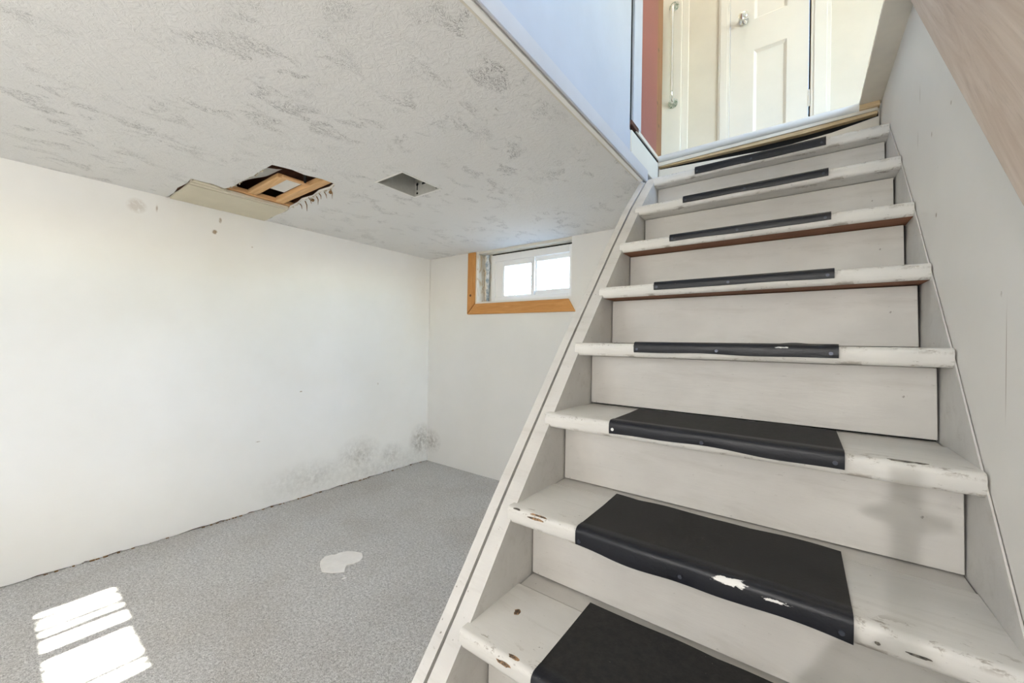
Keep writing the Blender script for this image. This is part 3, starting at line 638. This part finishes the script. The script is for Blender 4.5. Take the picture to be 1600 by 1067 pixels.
# raw plank fixed along the wall as a handrail
sl = math.atan2(.812 - .289, 1.364 - .890); u = Vector((0, math.cos(sl), math.sin(sl))); nrm = Vector((0, -math.sin(sl), math.cos(sl)))
p0 = Vector((XR, .890, .289)); Wd = .235
lo = -1.0
ze = (ZL - .03 - p0.z)
a_u = ze / math.sin(sl); b_u = (ze - Wd * math.cos(sl)) / math.sin(sl)
bm = bmesh.new(); prism(bm, [(lo, 0), (a_u, 0), (b_u, Wd), (lo, Wd)], 'x', -.034, -.0005); bevel(bm, .005, 2)
hr = obj('handrail_plank', bm, M['plank'])
hr.location = (XR, p0.y, p0.z + H); hr.rotation_euler = (sl, 0, 0)
tag(hr, 'wide raw grey-brown wooden plank sloping along the right wall as a handrail', 'handrail')

# upstairs room round the stairwell
struct('floor_upper', boxes((XR + .02, 2.6, YB - .3, YD + .1, ZC, ZL - .004), (-1.1, XR + .03, YB - .3, -.25, ZC + .02, ZL - .004)), M['lumber'], 'upstairs floor round the stairwell', 'floor')
struct('ceiling_upper', B(-1.2, 2.7, YB - .3, YD + .2, ZU, ZU + .1), M['white'], 'upstairs ceiling above the stairwell', 'ceiling')
struct('wall_upper_near', B(-.75, 2.7, -1.30, -1.20, ZL - .1, ZU), M['cream'], 'upstairs wall behind the camera', 'wall')
struct('wall_upper_left', B(-.75, -.70, -1.3, -.2, ZL - .1, ZU), M['cream'], 'upstairs wall left of the stairwell behind the camera', 'wall')
uy0, uy1, uz0, uz1 = -.3, 1.95, 1.42, 2.75
wu = struct('wall_upper_right', boxes((2.5, 2.6, -1.3, uy0, ZL - .1, ZU), (2.5, 2.6, uy1, YD + .1, ZL - .1, ZU), (2.5, 2.6, uy0, uy1, ZL - .1, uz0), (2.5, 2.6, uy0, uy1, uz1, ZU)), M['cream'], 'upstairs outer wall with a wide window', 'wall')
w3 = empty('window_3', (2.55, .825, uz0), 'wide upstairs window lighting the stairwell', 'window', None, 'structure')
bm = boxes((2.52, 2.57, uy0, uy0 + .05, uz0, uz1), (2.52, 2.57, uy1 - .05, uy1, uz0, uz1), (2.52, 2.57, uy0, uy1, uz0, uz0 + .05), (2.52, 2.57, uy0, uy1, uz1 - .05, uz1), (2.521, 2.569, .80, .85, uz0 + .05, uz1 - .05)); obj('window_frame', bm, M['vinyl'], w3)
obj('pane', B(2.543, 2.547, uy0 + .04, uy1 - .04, uz0 + .04, uz1 - .04), M['glass'], w3)

# ------------------------------------------------------------------ lamps
def globe(name, x, y, z, r, power, color, label):
    t = empty(name, (x, y, z), label, 'lamp')
    obj('base', disc((x, y, z - .012), r * .75, 'z', .024, 24), M['white'], t, (x, y, z))
    bm = bmesh.new(); bmesh.ops.create_uvsphere(bm, u_segments=24, v_segments=14, radius=r, matrix=Matrix.Translation((x, y, z - .02 - r * .8))); g_ = obj('shade', bm, M['glow'], t, (x, y, z), smooth=True)
    g_.visible_shadow = True
    light(name + '_light', 'POINT', (x, y, z - .06 - r * 1.9), power, color, shadow_soft_size=.05)
globe('added_fill_lamp', -1.35, -.95, .42, .08, 7, (1.0, .99, .975), 'unseen round pendant lamp added behind the camera to brighten the basement')  # added fill lamp, out of view, to brighten ceiling, left wall and floor
bm = bmesh.new(); tube(bm, [(-1.35, -.95, .42), (-1.35, -.95, ZC)], .004, 6); obj('cord', bm, M['white'], bpy.data.objects['added_fill_lamp'], (-1.35, -.95, .42))  # cord of the added fill lamp
globe('landing_lamp', -.15, 2.45, ZU, .10, 4, (1.0, .88, .70), 'round glass ceiling lamp above the landing')
fp_ = empty('floor_lamp', (-.2, -1.36, ZF), 'slim floor lamp with a small bare bulb behind the camera', 'lamp')
obj('base', disc((-.2, -1.36, ZF + .012), .08, 'z', .024, 24), M['black'], fp_)
bm = bmesh.new(); tube(bm, [(-.2, -1.36, ZF + .02), (-.2, -1.36, .06)], .008, 8); obj('pole', bm, M['black'], fp_)
bm = bmesh.new(); bmesh.ops.create_uvsphere(bm, u_segments=16, v_segments=10, radius=.02, matrix=Matrix.Translation((-.2, -1.36, .082))); obj('bulb', bm, M['glow'], fp_, (-.2, -1.36, .08), smooth=True)
light('floor_lamp_light', 'POINT', (-.2, -1.335, .10), 38, (1.0, .98, .955), shadow_soft_size=.013)
# the tripod that stands under the lens and throws its shadow on the lower risers
tp = empty('camera_tripod', (0, -.02, ZF), 'black camera tripod standing on the carpet under the lens', 'tripod')
bm = bmesh.new(); tube(bm, [(0, -.02, -.60), (0, -.02, -.08)], .0125, 10); obj('column', bm, M['black'], tp, smooth=True)
bm = bmesh.new(); tube(bm, [(0, -.02, -.150), (0, -.02, -.145), (0, -.02, -.128), (0, -.02, -.120)], [.013, .020, .020, .013], 12); box(bm, -.034, .034, -.028, -.012, -.142, -.130); obj('collar', bm, M['black'], tp)
bm = bmesh.new(); tube(bm, [(0, -.02, -.29), (0, -.02, -.235)], [.022, .022], 12); obj('hub', bm, M['black'], tp)
for a_ in (195, 310, 95):
    d_ = Vector((math.cos(math.radians(a_)), math.sin(math.radians(a_)), 0)); bm = bmesh.new()
    tube(bm, [Vector((0, -.02, -.245)) + d_ * .02, Vector((0, -.02, -.42)) + d_ * (.13 if a_ != 95 else .06), Vector((0, -.02, ZF + .01)) + d_ * (.42 if a_ == 195 else .24)], [.020, .017, .010], 8); obj('leg', bm, M['black'], tp, smooth=True)

# ------------------------------------------------------------------ on the floor, and outside
bm = bmesh.new(); P_ = [(-2.175, 1.150), (-2.205, 1.190), (-2.192, 1.225), (-2.172, 1.238), (-2.178, 1.262), (-2.160, 1.300), (-2.120, 1.328), (-2.070, 1.345), (-2.025, 1.322), (-2.005, 1.290), (-2.012, 1.250), (-2.030, 1.225), (-2.010, 1.205), (-1.975, 1.178), (-2.02, 1.13), (-2.07, 1.105), (-2.13, 1.125)]
prism(bm, P_, 'z', ZF + .0002, ZF + .006); bevel(bm, .002, 1)
sp = obj('plaster_spill', bm, M['spill'], None, (-2.1, 1.22, ZF), smooth=False); tag(sp, 'dried white plaster spill stuck on the grey carpet', 'spill')
bm = bmesh.new()
for x, y, r in ((-1.925, 1.15, .010), (-1.885, 1.185, .005), (-1.945, 1.16, .005)): bmesh.ops.create_icosphere(bm, subdivisions=1, radius=r, matrix=Matrix.Translation((x, y, ZF + .002)) @ Matrix.Diagonal((1, 1.5, .4, 1)))
tag(obj('crumb', bm, M['spill'], sp), kind='stuff')
gz = .22
struct('ground', boxes((-14, 14, YF + .28, 16, gz - .1, gz), (-14, 14, -16, YB - .12, gz - .1, gz), (-14, XW - .3, YB - .12, YF + .28, gz - .1, gz), (2.6, 14, YB - .12, YF + .28, gz - .1, gz)), M['pale_ground'], 'unseen ground outside the house, made pale to bounce sunlight in', 'ground')
def shrub(x, y, z, r, n, seed, label):
    rnd = random.Random(seed); bm = bmesh.new()
    for _ in range(n):
        d = Vector((rnd.gauss(0, 1), rnd.gauss(0, 1), rnd.gauss(0, 1))).normalized() * r * rnd.uniform(.55, 1) ** .5
        p = Vector((x, y, z)) + Vector((d.x * 1.3, d.y, d.z)); e = Euler((rnd.uniform(-1, 1), rnd.uniform(-1, 1), rnd.uniform(0, 6))).to_matrix(); s = rnd.uniform(.03, .06)
        bm.faces.new([bm.verts.new(p + e @ Vector(q_) * s) for q_ in ((-.35, 0, 0), (0, -1, .1), (.35, 0, 0), (0, 1, .1))])
    t = empty('shrub', (x, y, gz), label, 'shrub'); f_ = obj('foliage', bm, M['leaf'], t, (x, y, gz), norm=False); f_['kind'] = 'stuff'
    bm = bmesh.new(); tube(bm, [(x, y, gz), (x + .02, y, z - r * .4), (x, y, z + r * .3)], [.03, .02, .008], 7); obj('trunk', bm, M['doorframe'], t, (x, y, gz))
shrub(-3.9, 5.4, 1.0, .7, 900, 1, 'sunlit green shrub outside, seen through the left pane of the small window')
shrub(-1.3, 6.6, 1.3, .85, 1000, 2, 'sunlit green shrub outside, seen through the right pane of the small window')
bm = bmesh.new(); rnd = random.Random(5)  # blades added out of view to break the sun patch into streaks
for k in range(44):
    x = -2.80 + .30 * rnd.random() if k < 28 else -2.35 + .38 * rnd.random(); w = rnd.uniform(.004, .012); y = -2.0 - rnd.random() * .3; l = rnd.uniform(1.0, 1.55); dx = rnd.uniform(-.08, .08)
    prism(bm, [(x - w, gz), (x + w, gz), (x + dx + w * .6, gz + l), (x + dx - w * .6, gz + l)], 'y', y, y + .003)
tag(obj('sun_streak_blades', bm, M['streak_blade'], None, (-2.6, -2.0, gz)), 'unseen tall grass blades added outside the rear window to streak the sun patch', 'grass', None, 'stuff')

for o in bpy.data.objects:
    if '_o' in o: del o['_o']
